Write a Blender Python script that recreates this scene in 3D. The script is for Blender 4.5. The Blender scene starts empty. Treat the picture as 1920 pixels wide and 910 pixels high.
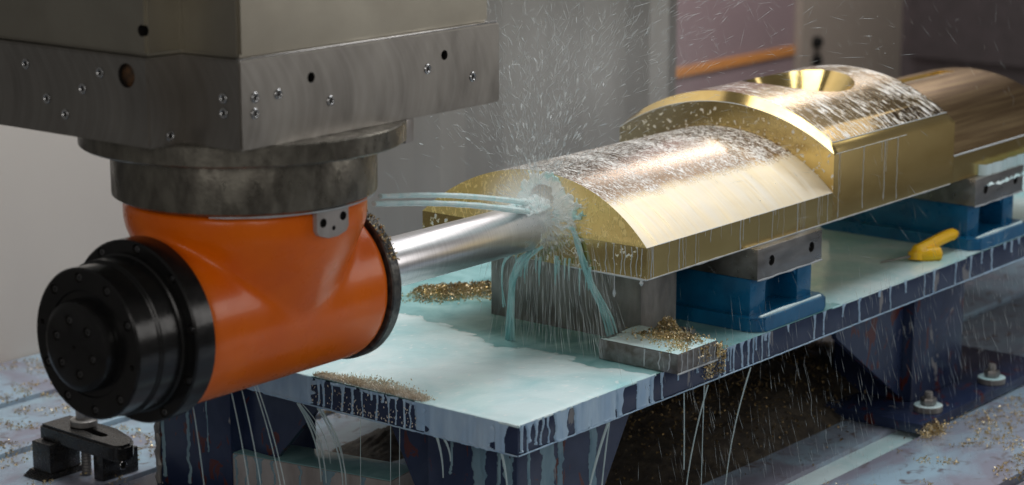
import bpy, bmesh, math, random
from math import radians as R, sin, cos, pi
from mathutils import Vector, Matrix, noise
SC = bpy.context.scene
COL = SC.collection
rnd = random.Random(7)

# ------------------------------------------------------------------ camera, world, lights
cam = bpy.data.cameras.new('camera'); cam_o = bpy.data.objects.new('camera', cam); COL.objects.link(cam_o)
PITCH, YAW = R(12.62), R(38.63)
cam.sensor_width = 36; cam.lens = 36 * 4140 / 1920; cam.clip_end = 200
cam_o.location = (-3.287, -2.612, 1.316)
cam_o.rotation_euler = (pi / 2 - PITCH, 0, YAW - pi / 2)
cam.dof.use_dof = True; cam.dof.focus_distance = 4.75; cam.dof.aperture_fstop = 3.0
SC.camera = cam_o
w = bpy.data.worlds.new('World'); SC.world = w; w.use_nodes = True
w.node_tree.nodes['Background'].inputs[0].default_value = (1, .98, .95, 1)
w.node_tree.nodes['Background'].inputs[1].default_value = .10

def area(name, loc, target, sx, sy, radiance, col=(1, 1, 1)):
    l = bpy.data.lights.new(name, 'AREA'); l.shape = 'RECTANGLE'; l.size = sx; l.size_y = sy
    l.energy = radiance * sx * sy * pi; l.color = col
    o = bpy.data.objects.new(name, l); COL.objects.link(o); o.location = loc
    d = Vector(target) - Vector(loc); o.rotation_euler = d.to_track_quat('-Z', 'Y').to_euler()
    return o
area('back_lamp', (3.5, .05, 2.7), (.8, .2, .1), 2.4, 1.5, 1.7, (1, .985, .95))
area('ceiling_lamp', (1.5, .55, 3.3), (.5, .4, 0), 2.8, 2.6, 4.4, (.96, .98, 1))
area('wall_fill', (.2, .9, 3.1), (1.2, 2.3, -.1), 1.6, 1.2, 4.3, (1, .95, .88))  # added light from an unseen source, brightens the left wall
area('front_fill', (-3.9, -.9, 1.5), (.1, .5, -.1), 1.6, 1.2, 2.1, (1, .96, .92))  # added camera-side light for the front faces
area('right_fill', (3.4, -3.4, 1.5), (.6, .1, .2), 2.2, 1.6, 3.0, (1, .965, .93))  # added unseen light, brightens the right-facing steel and brass
area('fill_lamp', (-3.2, -3.9, 2.0), (.4, .2, .2), 1.8, 1.4, 3.2, (1, .96, .91))
area('background_fill', (6.3, 2.6, 3.0), (6.8, 3.6, -.4), 1.6, 1.0, 30, (1, .96, .93))  # added unseen light for the background panels
SC.view_settings.view_transform = 'Standard'; SC.view_settings.look = 'None'
SC.view_settings.exposure = 0; SC.view_settings.gamma = 1
SC.cycles.use_denoising = True
SC.cycles.max_bounces = 8; SC.cycles.transparent_max_bounces = 12
SC.cycles.sample_clamp_indirect = 4

# ------------------------------------------------------------------ materials
def nt(name):
    m = bpy.data.materials.new(name); m.use_nodes = True
    t = m.node_tree; return m, t, t.nodes['Principled BSDF']
def N(t, kind, **kw):
    n = t.nodes.new(kind)
    for k, v in kw.items():
        if k in n.inputs: n.inputs[k].default_value = v
        else: setattr(n, k, v)
    return n
def pos(t, scale=(1, 1, 1), rot=(0, 0, 0)):
    g = N(t, 'ShaderNodeNewGeometry'); mp = N(t, 'ShaderNodeMapping')
    mp.inputs['Scale'].default_value = scale; mp.inputs['Rotation'].default_value = rot
    t.links.new(g.outputs['Position'], mp.inputs['Vector']); return mp.outputs[0]
def noise_n(t, vec, scale=10, detail=4, dist=0, rough=.55):
    n = N(t, 'ShaderNodeTexNoise'); n.inputs['Scale'].default_value = scale
    n.inputs['Detail'].default_value = detail; n.inputs['Distortion'].default_value = dist
    n.inputs['Roughness'].default_value = rough
    t.links.new(vec, n.inputs['Vector']); return n.outputs['Fac']
def ramp(t, fac, a, b, interp='LINEAR'):
    r = N(t, 'ShaderNodeValToRGB'); r.color_ramp.interpolation = interp
    r.color_ramp.elements[0].position = a; r.color_ramp.elements[1].position = b
    t.links.new(fac, r.inputs[0]); return r.outputs[0]
def mixc(t, fac, c1, c2):
    m = N(t, 'ShaderNodeMix', data_type='RGBA')
    for s, c in ((6, c1), (7, c2)):
        if isinstance(c, (tuple, list)): m.inputs[s].default_value = (*c[:3], 1)
        else: t.links.new(c, m.inputs[s])
    if isinstance(fac, (int, float)): m.inputs[0].default_value = fac
    else: t.links.new(fac, m.inputs[0])
    return m.outputs[2]
def mixf(t, fac, a, b):
    m = N(t, 'ShaderNodeMix', data_type='FLOAT')
    for s, c in ((2, a), (3, b)):
        if isinstance(c, (int, float)): m.inputs[s].default_value = c
        else: t.links.new(c, m.inputs[s])
    t.links.new(fac, m.inputs[0]); return m.outputs[0]
def mth(t, op, a, b=0):
    m = N(t, 'ShaderNodeMath', operation=op)
    for s, c in ((0, a), (1, b)):
        if isinstance(c, (int, float)): m.inputs[s].default_value = c
        else: t.links.new(c, m.inputs[s])
    return m.outputs[0]
def bump(t, p, h, strength, dist=.002):
    b = N(t, 'ShaderNodeBump'); b.inputs['Strength'].default_value = strength; b.inputs['Distance'].default_value = dist
    t.links.new(h, b.inputs['Height']); t.links.new(b.outputs[0], p.inputs['Normal'])
def setin(t, p, name, v):
    if isinstance(v, (int, float)): p.inputs[name].default_value = v
    elif isinstance(v, (tuple, list)): p.inputs[name].default_value = (*v[:3], 1)
    else: t.links.new(v, p.inputs[name])
def mat(name, c1, c2=None, metal=0, rough=.5, rvar=.12, scale=12, stretch=(1, 1, 1), lo=.35, hi=.65, bmp=0, bscale=150,
        bstretch=(1, 1, 1), coat=0, spec=.5, bdist=.002, detail=6):
    m, t, p = nt(name)
    v = pos(t, stretch)
    f = ramp(t, noise_n(t, v, scale, detail, .3), lo, hi)
    setin(t, p, 'Base Color', mixc(t, f, c1, c2 or tuple(.75 * c for c in c1)))
    setin(t, p, 'Metallic', metal)
    setin(t, p, 'Roughness', mixf(t, ramp(t, noise_n(t, v, scale * 2.3, 3), .3, .7), max(.03, rough - rvar), rough + rvar))
    p.inputs['Specular IOR Level'].default_value = spec
    p.inputs['Coat Weight'].default_value = coat; p.inputs['Coat Roughness'].default_value = .08
    if bmp: bump(t, p, noise_n(t, pos(t, bstretch), bscale, 4), bmp, bdist)
    return m

MT = {}
MT['plate'] = mat('milled_steel', (.36, .34, .31), (.28, .262, .24), 1, .40, .08, 9, (1, 1, .4), bmp=.12, bscale=60, bstretch=(6, 6, .4))
def mill_arcs(m):
    t = m.node_tree; p = t.nodes['Principled BSDF']; g = N(t, 'ShaderNodeNewGeometry')
    v = N(t, 'ShaderNodeVectorMath', operation='MULTIPLY'); t.links.new(g.outputs['Position'], v.inputs[0]); v.inputs[1].default_value = (1, 1, 1)
    sp = N(t, 'ShaderNodeSeparateXYZ'); t.links.new(v.outputs[0], sp.inputs[0])
    u = mth(t, 'FRACT', mth(t, 'MULTIPLY', mth(t, 'SUBTRACT', sp.outputs[0], sp.outputs[1]), 4.2)); zz = mth(t, 'SUBTRACT', sp.outputs[2], .70)
    d = mth(t, 'ADD', mth(t, 'SUBTRACT', sp.outputs[0], sp.outputs[1]), mth(t, 'MULTIPLY', mth(t, 'MULTIPLY', zz, zz), 5.0))
    n = N(t, 'ShaderNodeTexNoise', noise_dimensions='1D'); n.inputs['Scale'].default_value = 55; n.inputs['Detail'].default_value = 3; t.links.new(d, n.inputs['W'])
    c0 = p.inputs['Base Color'].links[0].from_socket
    setin(t, p, 'Base Color', mixc(t, mth(t, 'MULTIPLY', ramp(t, n.outputs['Fac'], .42, .66), .16), c0, (.52, .50, .47)))
mill_arcs(MT['plate'])
MT['ram'] = mat('ground_steel', (.39, .365, .305), (.32, .295, .245), .95, .42, .06, 5, bmp=.06, bscale=90, bstretch=(1, 1, 8))
MT['flange'] = mat('mottled_steel', (.22, .205, .17), (.11, .10, .083), .75, .36, .14, 22, (1, 1, .55), .38, .6, .25, 140)
MT['edge'] = mat('bright_steel', (.62, .62, .62), (.5, .5, .5), 1, .22, .06, 30)
MT['dark'] = mat('dark_recess', (.012, .011, .01), (.02, .018, .016), .2, .5)
MT['rust'] = mat('rusty_plug', (.12, .055, .02), (.03, .02, .012), .3, .6, .1, 90, bmp=.5, bscale=260)
MT['orange'] = mat('orange_enamel', (.88, .165, .002), (.78, .13, .002), 0, .30, .06, 7, (1, 1, 1), bmp=.04, bscale=14, coat=.12, spec=.32)
MT['black'] = mat('black_oxide', (.008, .008, .0085), (.012, .0115, .011), .1, .21, .05, 25, bmp=.05, bscale=200, spec=.38)
MT['blackscrew'] = mat('dark_screw', (.34, .34, .35), (.24, .24, .24), .95, .2, .05, 30)
MT['ring'] = mat('dark_ring', (.05, .052, .055), (.13, .125, .11), .7, .42, .15, 60, bmp=.35, bscale=180)
MT['rawsteel'] = mat('raw_steel', (.30, .29, .275), (.18, .172, .165), .45, .5, .12, 26, (1, 1, .45), bmp=.3, bscale=120)
MT['flatsteel'] = mat('flat_bar_steel', (.27, .27, .27), (.13, .115, .10), .55, .42, .14, 34, bmp=.3, bscale=150)
MT['palesteel'] = mat('pale_ground_steel', (.46, .43, .41), (.30, .27, .25), .3, .4, .12, 18, (1, 1, .3), bmp=.2, bscale=120)
MT['bar'] = mat('ground_bar', (.33, .325, .32), (.20, .19, .18), .85, .36, .12, 18, (.3, 1, 1), bmp=.15, bscale=90, bstretch=(1, 1, 6))
MT['sheet'] = mat('stainless_sheet', (.42, .395, .355), (.36, .335, .30), .55, .42, .08, 4, (1, 1, .15), bmp=.05, bscale=60, bstretch=(6, 6, .2))
MT['wall'] = mat('painted_wall', (.54, .50, .46), (.51, .47, .435), 0, .55, .05, 2)
MT['pink'] = mat('mauve_panel', (.36, .27, .29), (.33, .245, .265), 0, .5, .05, 2)
MT['stripe'] = mat('orange_stripe', (.78, .33, .09), (.72, .30, .08), 0, .5)
MT['pillar'] = mat('pillar_paint', (.42, .36, .31), (.40, .345, .30), 0, .5, .05, 2)
MT['darkpanel'] = mat('dark_panel', (.11, .095, .10), (.09, .08, .082), 0, .4)
MT['blue'] = mat('blue_enamel', (.002, .135, .30), (.001, .09, .21), 0, .33, .1, 14, bmp=.12, bscale=60, coat=.3)
MT['yellow'] = mat('yellow_grip', (.95, .56, .004), (.85, .47, .004), 0, .38, .08, 20)
MT['strap'] = mat('black_forged', (.018, .018, .02), (.035, .033, .03), .35, .3, .1, 50, bmp=.6, bscale=190, coat=.4)
MT['floor'] = mat('shop_floor', (.34, .32, .30), (.28, .265, .25), 0, .6)

def table_blue():
    m, t, p = nt('dark_blue_paint')
    v = pos(t)
    c = mixc(t, ramp(t, noise_n(t, v, 9, 5, .5), .35, .7), (.012, .022, .062), (.03, .045, .095))
    worn = ramp(t, noise_n(t, pos(t, (1, 1, .45)), 8.5, 5, 1.2), .66, .68, 'LINEAR')
    c = mixc(t, worn, c, (.22, .215, .22))
    red = ramp(t, noise_n(t, pos(t, (1.1, 1.1, .6)), 16, 4, 1.6), .60, .63)
    zz = N(t, 'ShaderNodeSeparateXYZ'); g = N(t, 'ShaderNodeNewGeometry'); t.links.new(g.outputs['Position'], zz.inputs[0])
    low = mth(t, 'LESS_THAN', zz.outputs[2], -.09)
    c = mixc(t, mth(t, 'MULTIPLY', red, low), c, (.085, .018, .015))
    setin(t, p, 'Base Color', c); setin(t, p, 'Roughness', mixf(t, worn, .26, .5))
    bump(t, p, noise_n(t, v, 70, 4), .15); return m
MT['tblue'] = table_blue()

def coolant(name, c1, c2, lo=.35, hi=.65, scale=9, rough=.2, bscale=45, bmp=.25, alpha=1.0, stretch=(1, 1, 1), trans=0):
    m, t, p = nt(name)
    v = pos(t, stretch)
    f = ramp(t, noise_n(t, v, scale, 6, .6), lo, hi)
    setin(t, p, 'Base Color', mixc(t, f, c1, c2)); setin(t, p, 'Roughness', rough)
    p.inputs['IOR'].default_value = 1.34
    bump(t, p, noise_n(t, v, bscale, 5, .5), bmp, .003)
    if name == 'milky_coolant':
        fl = ramp(t, noise_n(t, pos(t, (1, 1.6, 1)), 34, 4, .4), .62, .68)
        c0 = p.inputs['Base Color'].links[0].from_socket
        setin(t, p, 'Base Color', mixc(t, mth(t, 'MULTIPLY', fl, .55), c0, (.84, .88, .88)))
    if alpha < 1: p.inputs['Alpha'].default_value = alpha
    return m
MT['milk'] = coolant('milky_coolant', (.67, .82, .84), (.32, .62, .66), .42, .78, 4.5, .13, 30, .3)
MT['pool'] = coolant('teal_coolant', (.16, .36, .37), (.34, .57, .59), .35, .7, 9, .1)
MT['drip'] = coolant('drip_coolant', (.33, .49, .68), (.48, .64, .78), .32, .70, 22, .14, 60, .5, 1.0, (1, 1, .35))
MT['legfilm'] = coolant('leg_coolant', (.16, .28, .36), (.34, .50, .56), .3, .7, 30, .16, 120, .3, .75, (1, 1, .3))
MT['white'] = coolant('bead_coolant', (.62, .66, .68), (.5, .55, .58), .3, .7, 40, .14, 120, .1, .8)
MT['stream'] = coolant('stream_coolant', (.28, .62, .63), (.58, .82, .82), .3, .7, 40, .12, 120, .3, .6, (1, 1, .3))
MT['jet'] = coolant('jet_coolant', (.55, .82, .84), (.85, .95, .95), .3, .7, 30, .1, 45, .9, .78)
MT['thread'] = coolant('thread_coolant', (.55, .72, .74), (.70, .82, .82), .3, .7, 40, .12, 100, .2, .6)
MT['foam'] = coolant('foam_coolant', (.88, .95, .95), (.30, .72, .74), .46, .64, 30, .12, 90, .6, .66)
MT['spray'] = coolant('spray_drops', (.72, .76, .76), (.6, .68, .70), .3, .7, 40, .2, 100, 0, .36)

def chips_mat(name, c1, c2, c3):
    m, t, p = nt(name)
    g = N(t, 'ShaderNodeNewGeometry')
    c = mixc(t, ramp(t, g.outputs['Random Per Island'], .2, .8), c1, c2)
    c = mixc(t, ramp(t, noise_n(t, pos(t), 14, 3), .5, .66), c, c3)
    setin(t, p, 'Base Color', c); setin(t, p, 'Metallic', .8 if 'silvery' not in name else .35); setin(t, p, 'Roughness', .42); return m
MT['chips'] = chips_mat('brass_chips', (.62, .46, .20), (.80, .70, .50), (.34, .26, .15))
MT['chips_pale'] = chips_mat('silvery_chips', (.72, .63, .50), (.85, .80, .72), (.6, .5, .36))
MT['heap'] = mat('wet_heap', (.085, .07, .05), (.035, .03, .025), .1, .6, .15, 40, bmp=.8, bscale=160)
MT['chips_dark'] = chips_mat('wet_chips', (.30, .21, .09), (.16, .115, .06), (.10, .075, .05))

def bed_mat():
    m, t, p = nt('wet_bed')
    v = pos(t, (.8, 1, 1))
    f = ramp(t, noise_n(t, v, 3.6, 7, 1.1), .40, .60)
    c = mixc(t, f, (.33, .47, .58), (.24, .245, .31))
    f2 = ramp(t, noise_n(t, v, 26, 5, .8), .56, .70)
    c = mixc(t, f2, c, (.16, .14, .15))
    setin(t, p, 'Base Color', c); setin(t, p, 'Roughness', mixf(t, f, .14, .34))
    bump(t, p, noise_n(t, v, 28, 5), .25, .003); return m
MT['bed'] = bed_mat()
MT['slot'] = mat('slot_dark', (.022, .019, .017), (.05, .04, .025), .2, .5, .1, 30)  # near-black base showing between the bed rails

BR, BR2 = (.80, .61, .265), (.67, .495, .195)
def brass(name, film, rough=.2, BR=BR, BR2=BR2):
    """film: None | 'wet' | 'streak' | 'bead' : coolant on the machined brass, with reflections painted into the colour"""
    m, t, p = nt(name)
    v = pos(t)
    c = mixc(t, ramp(t, noise_n(t, pos(t, (1, 3, 3)), 5, 4), .35, .65), BR, BR2)
    rg = rough; met = 1.0
    hgt = noise_n(t, pos(t, (260, 5, 5)) if 'red' not in name else pos(t, (2, 60, 60)), 1, 3)
    if film:
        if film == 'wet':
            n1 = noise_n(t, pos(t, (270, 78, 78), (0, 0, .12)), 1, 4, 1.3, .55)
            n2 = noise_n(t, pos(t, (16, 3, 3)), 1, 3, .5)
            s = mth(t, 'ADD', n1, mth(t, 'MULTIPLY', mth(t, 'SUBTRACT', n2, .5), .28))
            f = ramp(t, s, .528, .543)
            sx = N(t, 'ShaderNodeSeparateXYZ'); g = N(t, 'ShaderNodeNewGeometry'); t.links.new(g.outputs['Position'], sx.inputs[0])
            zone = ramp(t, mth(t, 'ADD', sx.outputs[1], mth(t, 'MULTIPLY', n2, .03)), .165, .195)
            thin = ramp(t, noise_n(t, pos(t, (46, 5, 5)), 1, 5, .6), .3, .8)  # milky flank film also paints the bleached highlight along it
            c = mixc(t, zone, c, (.26, .17, .10)); f = mixf(t, zone, mth(t, 'ADD', mth(t, 'MULTIPLY', thin, .4), .38), f)  # brown gaps: dark background reflection painted into the base colour
        elif film == 'streak':
            c = mixc(t, .72, c, (.22, .14, .075))  # dark reflection on the middle crown painted into its base colour
            n1 = noise_n(t, pos(t, (210, 26, 26), (0, 0, .1)), 1, 4, .8, .6)
            n2 = noise_n(t, pos(t, (9, 5, 5)), 1, 3, .3)
            f = ramp(t, mth(t, 'ADD', n1, mth(t, 'MULTIPLY', mth(t, 'SUBTRACT', n2, .5), .34)), .545, .58)
        elif film == 'spot':
            n1 = noise_n(t, pos(t, (70, 70, 70)), 1, 3, .4, .6)
            f = ramp(t, n1, .60, .66)
        else:
            n1 = noise_n(t, pos(t, (80, 80, 48)), 1, 3, 1.8, .5)
            f = mth(t, 'ADD', mth(t, 'MULTIPLY', ramp(t, n1, .56, .59), .36), .58); c = mixc(t, .6, c, (.90, .56, .10))  # bright yellow reflection painted into the film base under the beads
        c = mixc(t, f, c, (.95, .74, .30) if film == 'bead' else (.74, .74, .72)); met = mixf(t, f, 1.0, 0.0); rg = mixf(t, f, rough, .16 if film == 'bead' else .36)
        bump(t, p, mth(t, 'ADD', f, mth(t, 'MULTIPLY', hgt, .08)), .55 if film != 'bead' else .9, .0016 if film != 'bead' else .004)
    else:
        bump(t, p, hgt, .06 if 'red' not in name else .35, .001)
        if 'red' in name: c = mixc(t, ramp(t, hgt, .4, .65), c, (.80, .58, .30))  # lengthwise highlight streaks painted into the rear arch colour
    setin(t, p, 'Base Color', c); setin(t, p, 'Metallic', met); setin(t, p, 'Roughness', rg); return m
MT['brass'] = brass('brass_milled', None, .26)
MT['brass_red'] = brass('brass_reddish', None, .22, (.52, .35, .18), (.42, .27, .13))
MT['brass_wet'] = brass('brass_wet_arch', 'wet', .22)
MT['brass_streak'] = brass('brass_streaked', 'streak', .2)
MT['brass_spot'] = brass('brass_spotted', 'spot', .22)
MT['brass_bead'] = brass('brass_beaded', 'bead', .3)
MT['brass_bright'] = brass('brass_bore', None, .12)
def tool_mat():
    m, t, p = nt('turned_steel')
    f = noise_n(t, pos(t, (420, 2, 2)), 1, 3)
    setin(t, p, 'Base Color', mixc(t, ramp(t, f, .3, .7), (.90, .88, .90), (.74, .72, .74)))
    setin(t, p, 'Metallic', 1.0); setin(t, p, 'Roughness', .30); bump(t, p, f, .12, .0006); return m
MT['tool'] = tool_mat()

# ------------------------------------------------------------------ geometry helpers
def tag(o, label=None, cat=None, group=None, kind=None):
    if label: o['label'] = label
    if cat: o['category'] = cat
    if group: o['group'] = group
    if kind: o['kind'] = kind
    return o
def empty(name, loc, label=None, cat=None, group=None):
    o = bpy.data.objects.new(name, None); COL.objects.link(o); o.location = loc; o.empty_display_size = .05
    return tag(o, label, cat, group)
def wloc(o):
    v = Vector((0, 0, 0))
    while o: v += o.location; o = o.parent
    return v
def finish(me, sharp=35, smooth=True):
    if smooth:
        me.polygons.foreach_set('use_smooth', [True] * len(me.polygons))
        me.set_sharp_from_angle(angle=R(sharp))
def obj(name, geo, mats, parent=None, origin=None, sharp=35, smooth=True):
    """geo: bmesh or (verts, faces[, mat_idx]) in world coordinates"""
    me = bpy.data.meshes.new(name)
    if isinstance(geo, bmesh.types.BMesh):
        geo.normal_update(); geo.to_mesh(me); geo.free()
    else:
        me.from_pydata([tuple(v) for v in geo[0]], [], geo[1])
        if len(geo) > 2: me.polygons.foreach_set('material_index', geo[2])
    for m in (mats if isinstance(mats, (list, tuple)) else [mats]): me.materials.append(MT[m])
    base = wloc(parent) if parent else Vector((0, 0, 0))
    o = bpy.data.objects.new(name, me); COL.objects.link(o)
    loc = Vector(origin) if origin is not None else (base if parent else None)
    if loc is None:
        xs = [v.co for v in me.vertices]
        loc = Vector((sum(v.x for v in xs) / len(xs), sum(v.y for v in xs) / len(xs), min(v.z for v in xs))) if xs else Vector((0, 0, 0))
    me.transform(Matrix.Translation(-loc)); me.update()
    o.parent = parent; o.location = loc - base
    finish(me, sharp, smooth); return o
def bx(bm, x0, x1, y0, y1, z0, z1, bev=.0, seg=2, rot=None):
    """rot = (cx, cy, angle) about z"""
    r = bmesh.ops.create_cube(bm, size=1)
    vs = r['verts']
    for v in vs: v.co = Vector((x0 + (v.co.x + .5) * (x1 - x0), y0 + (v.co.y + .5) * (y1 - y0), z0 + (v.co.z + .5) * (z1 - z0)))
    if bev:
        es = list({e for v in vs for e in v.link_edges})
        r2 = bmesh.ops.bevel(bm, geom=es, offset=bev, segments=seg, affect='EDGES', profile=.6)
        vs = list({v for f in r2['faces'] for v in f.verts} | {v for v in vs if v.is_valid})
    if rot:
        bmesh.ops.rotate(bm, verts=vs, cent=(rot[0], rot[1], 0), matrix=Matrix.Rotation(rot[2], 3, 'Z'))
    return bm
def box(*a, **k): return bx(bmesh.new(), *a, **k)
def frame(axis):
    a = Vector(axis).normalized()
    u = Vector((0, 0, 1)) if abs(a.z) < .9 else Vector((1, 0, 0))
    u = (u - a * u.dot(a)).normalized(); return a, u, a.cross(u)
def lathe(prof, origin, axis=(0, 0, 1), segs=64, bm=None, midx=None):
    """prof: list of (axial, radius)"""
    bm = bm or bmesh.new(); a, u, v = frame(axis); o = Vector(origin); rings = []
    for t, r in prof:
        if r < 1e-6: rings.append([bm.verts.new(o + a * t)])
        else: rings.append([bm.verts.new(o + a * t + (u * cos(2 * pi * k / segs) + v * sin(2 * pi * k / segs)) * r) for k in range(segs)])
    for i in range(len(rings) - 1):
        A, B = rings[i], rings[i + 1]
        for k in range(segs):
            k2 = (k + 1) % segs
            if len(A) == 1 and len(B) == 1: continue
            if len(A) == 1: f = bm.faces.new((A[0], B[k2], B[k]))
            elif len(B) == 1: f = bm.faces.new((A[k], A[k2], B[0]))
            else: f = bm.faces.new((A[k], A[k2], B[k2], B[k]))
            if midx: f.material_index = midx[i]
    bmesh.ops.recalc_face_normals(bm, faces=bm.faces); return bm
def tube(pts, rads, segs=7, bm=None):
    bm = bm or bmesh.new(); n = len(pts); P = [Vector(p) for p in pts]
    if isinstance(rads, (int, float)): rads = [rads] * n
    rings = []; u = None
    for i in range(n):
        d = (P[min(i + 1, n - 1)] - P[max(i - 1, 0)]).normalized()
        if u is None: _, u, v = frame(d)
        u = (u - d * u.dot(d)).normalized(); v = d.cross(u)
        rings.append([bm.verts.new(P[i] + (u * cos(2 * pi * k / segs) + v * sin(2 * pi * k / segs)) * rads[i]) for k in range(segs)])
    for i in range(n - 1):
        for k in range(segs): bm.faces.new((rings[i][k], rings[i][(k + 1) % segs], rings[i + 1][(k + 1) % segs], rings[i + 1][k]))
    bm.faces.new(rings[0][::-1]); bm.faces.new(rings[-1]); return bm
def prism(poly, z0, z1, bm=None, bev=0):
    """poly [(x,y)] counter-clockwise extruded in z"""
    bm = bm or bmesh.new()
    lo = [bm.verts.new((x, y, z0)) for x, y in poly]; hi = [bm.verts.new((x, y, z1)) for x, y in poly]
    n = len(poly); fs = [bm.faces.new(lo[::-1]), bm.faces.new(hi)]
    for i in range(n): fs.append(bm.faces.new((lo[i], lo[(i + 1) % n], hi[(i + 1) % n], hi[i])))
    if bev: bmesh.ops.bevel(bm, geom=list({e for f in fs for e in f.edges}), offset=bev, segments=2, affect='EDGES')
    return bm
def boolean(o, cutter, op='DIFFERENCE'):
    """cutter: bmesh in world coordinates"""
    if len(o.data.materials) == 2 and o.data.materials[1] == MT['dark']:
        for f in cutter.faces: f.material_index = 1
    me = bpy.data.meshes.new('cut'); cutter.to_mesh(me); cutter.free()
    for m in o.data.materials: me.materials.append(m)
    c = bpy.data.objects.new('cut', me); COL.objects.link(c); c.location = -wloc(o); c.location = (0, 0, 0)
    md = o.modifiers.new('b', 'BOOLEAN'); md.object = c; md.operation = op; md.solver = 'EXACT'
    bake(o); bpy.data.objects.remove(c); return o
def bake(o):
    bpy.context.view_layer.update()
    dg = bpy.context.evaluated_depsgraph_get()
    me = bpy.data.meshes.new_from_object(o.evaluated_get(dg)); old = o.data
    o.modifiers.clear(); o.data = me; me.name = old.name; bpy.data.meshes.remove(old)
    finish(o.data)
def cyl(bm, origin, axis, r, t0, t1, segs=24): return lathe([(t0, 0), (t0, r), (t1, r), (t1, 0)], origin, axis, segs, bm)
def copy_mesh(src, name, loc, parent=None, rot=None):
    o = bpy.data.objects.new(name, src.data); COL.objects.link(o); o.parent = parent
    o.location = Vector(loc) - (wloc(parent) if parent else Vector((0, 0, 0)))
    if rot: o.rotation_euler = rot
    return o

# ------------------------------------------------------------------ setting
floor = obj('floor', box(-6, 14, -6, 14, -1.34, -1.3), 'floor'); tag(floor, kind='structure')
BZ = -.4
bed = obj('machine_bed', box(-1.6, 4.6, -1.4, 2.33, -.9, BZ - .13), 'slot'); tag(bed, kind='structure')
slots = [(-1.4, -.42), (-.385, -.055), (.03, .40), (.435, .80), (.835, 1.25), (1.285, 1.628), (1.663, 1.975), (2.01, 2.33)]
for a, b in slots: obj('bed_rail', box(-1.6, 4.6, a, b, BZ - .128, BZ, .004), 'bed', bed)
tag(obj('slot_coolant', box(-1.0, 4.4, -.054, .029, BZ - .127, BZ - .012), 'milk'), 'pale coolant standing in the wide bed slot beside the table foot', 'coolant', kind='stuff')

wl = obj('wall_panel', box(-.15, 2.02, 2.335, 2.38, -.45, 3.2), 'wall'); tag(wl, 'plain light grey painted wall panel behind the orange head', 'wall panel')
# folded stainless splash sheet
xs = [2.03, 2.35, 2.5, 2.62, 2.86, 3.1, 3.35, 3.6, 3.78, 3.86, 3.96]
ys = [2.33, 2.325, 2.335, 2.32, 2.34, 2.33, 2.345, 2.33, 2.345, 2.31, 2.34]
poly = list(zip(xs, ys)) + [(3.96, 2.40), (2.03, 2.40)]
tag(obj('splash_sheet', prism(poly, -.45, 3.2), 'sheet', sharp=3), 'dull folded stainless splash sheet standing behind the spray', 'metal sheet')
pk = empty('mauve_panel', (5.8, 4.0, -1.3), 'mauve panel with an orange stripe behind the brass arch', 'wall panel')
obj('panel', box(4.2, 7.58, 4.0, 4.06, -1.3, 3.2), 'pink', pk)
obj('stripe', box(4.2, 7.575, 3.99, 4.0, -.398, -.35), 'stripe', pk)
pl = empty('pillar', (8.2, 4.0, -1.3), 'beige pillar with two black knobs between mauve and dark panels', 'pillar')
obj('column', box(7.59, 9.6, 3.96, 4.4, -1.3, 3.2, .02), 'pillar', pl)
for z in (-.343, -.45): obj('knob', lathe([(0, .034), (.03, .034), (.04, .026), (.04, 0)], (7.745, 3.96, z), (0, -1, 0), 20), 'black', pl)
dp = empty('dark_cabinet', (6.6, 2.0, -1.3), 'dark cabinet door blurred at the upper right corner', 'cabinet')
obj('door', box(6.52, 6.7, .2, 2.70, -.19, 3.0, .02), 'darkpanel', dp)
obj('frame', box(6.6, 6.9, .2, 2.78, -1.3, 3.0, .01), 'darkpanel', dp)

# ------------------------------------------------------------------ fixture table
ft = empty('fixture_table', (1.3, .6, BZ), 'heavy dark blue steel fixture table streaming with milky coolant', 'table')
obj('table_top', box(0, 3.4, 0, 1.2, -.06, 0, .0025), 'tblue', ft)
def leg(x0, y0, nm='leg'):
    l = obj('leg', box(x0, x0 + .28, y0, y0 + .24, BZ + .03, -.061, .006), 'tblue', ft)
    return l
legs = [leg(.06, .05), leg(.06, .88), leg(1.745, .06), leg(1.745, .88)]
def gusset(poly, axis, a, b):
    bm = bmesh.new()
    def P(u, z, t): return (u, t, z) if axis == 'y' else (t, u, z)
    lo = [bm.verts.new(P(u, z, a)) for u, z in poly]; hi = [bm.verts.new(P(u, z, b)) for u, z in poly]; n = len(poly)
    bm.faces.new(lo); bm.faces.new(hi[::-1])
    for i in range(n): bm.faces.new((lo[i], hi[i], hi[(i + 1) % n], lo[(i + 1) % n]))
    bmesh.ops.recalc_face_normals(bm, faces=bm.faces)
    return obj('gusset', bm, 'tblue', ft)
gusset([(.34, -.061), (.53, -.061), (.34, -.36)], 'y', .085, .1)
gusset([(1.744, -.061), (1.36, -.061), (1.40, -.13), (1.744, -.365)], 'y', .09, .105)
gusset([(.289, -.061), (.45, -.061), (.289, -.36)], 'x', .10, .115)
gusset([(.879, -.061), (.60, -.061), (.879, -.36)], 'x', .10, .115)
obj('foot_plate', box(1.585, 2.35, -.058, .36, BZ + .002, BZ + .03, .003), 'tblue', ft)
obj('foot_plate', box(-.01, .42, .82, 1.19, BZ + .002, BZ + .03, .003), 'tblue', ft)
obj('foot_plate', box(.02, .42, .0, .36, BZ + .002, BZ + .03, .003), 'tblue', ft)
obj('weld_seam', tube([(.058, 1.122 + .003 * sin(k * 1.7), BZ + .03 + k * .0154) for k in range(20)], [.006 + .003 * (k % 2) for k in range(20)]), 'rawsteel', ft)
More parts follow.
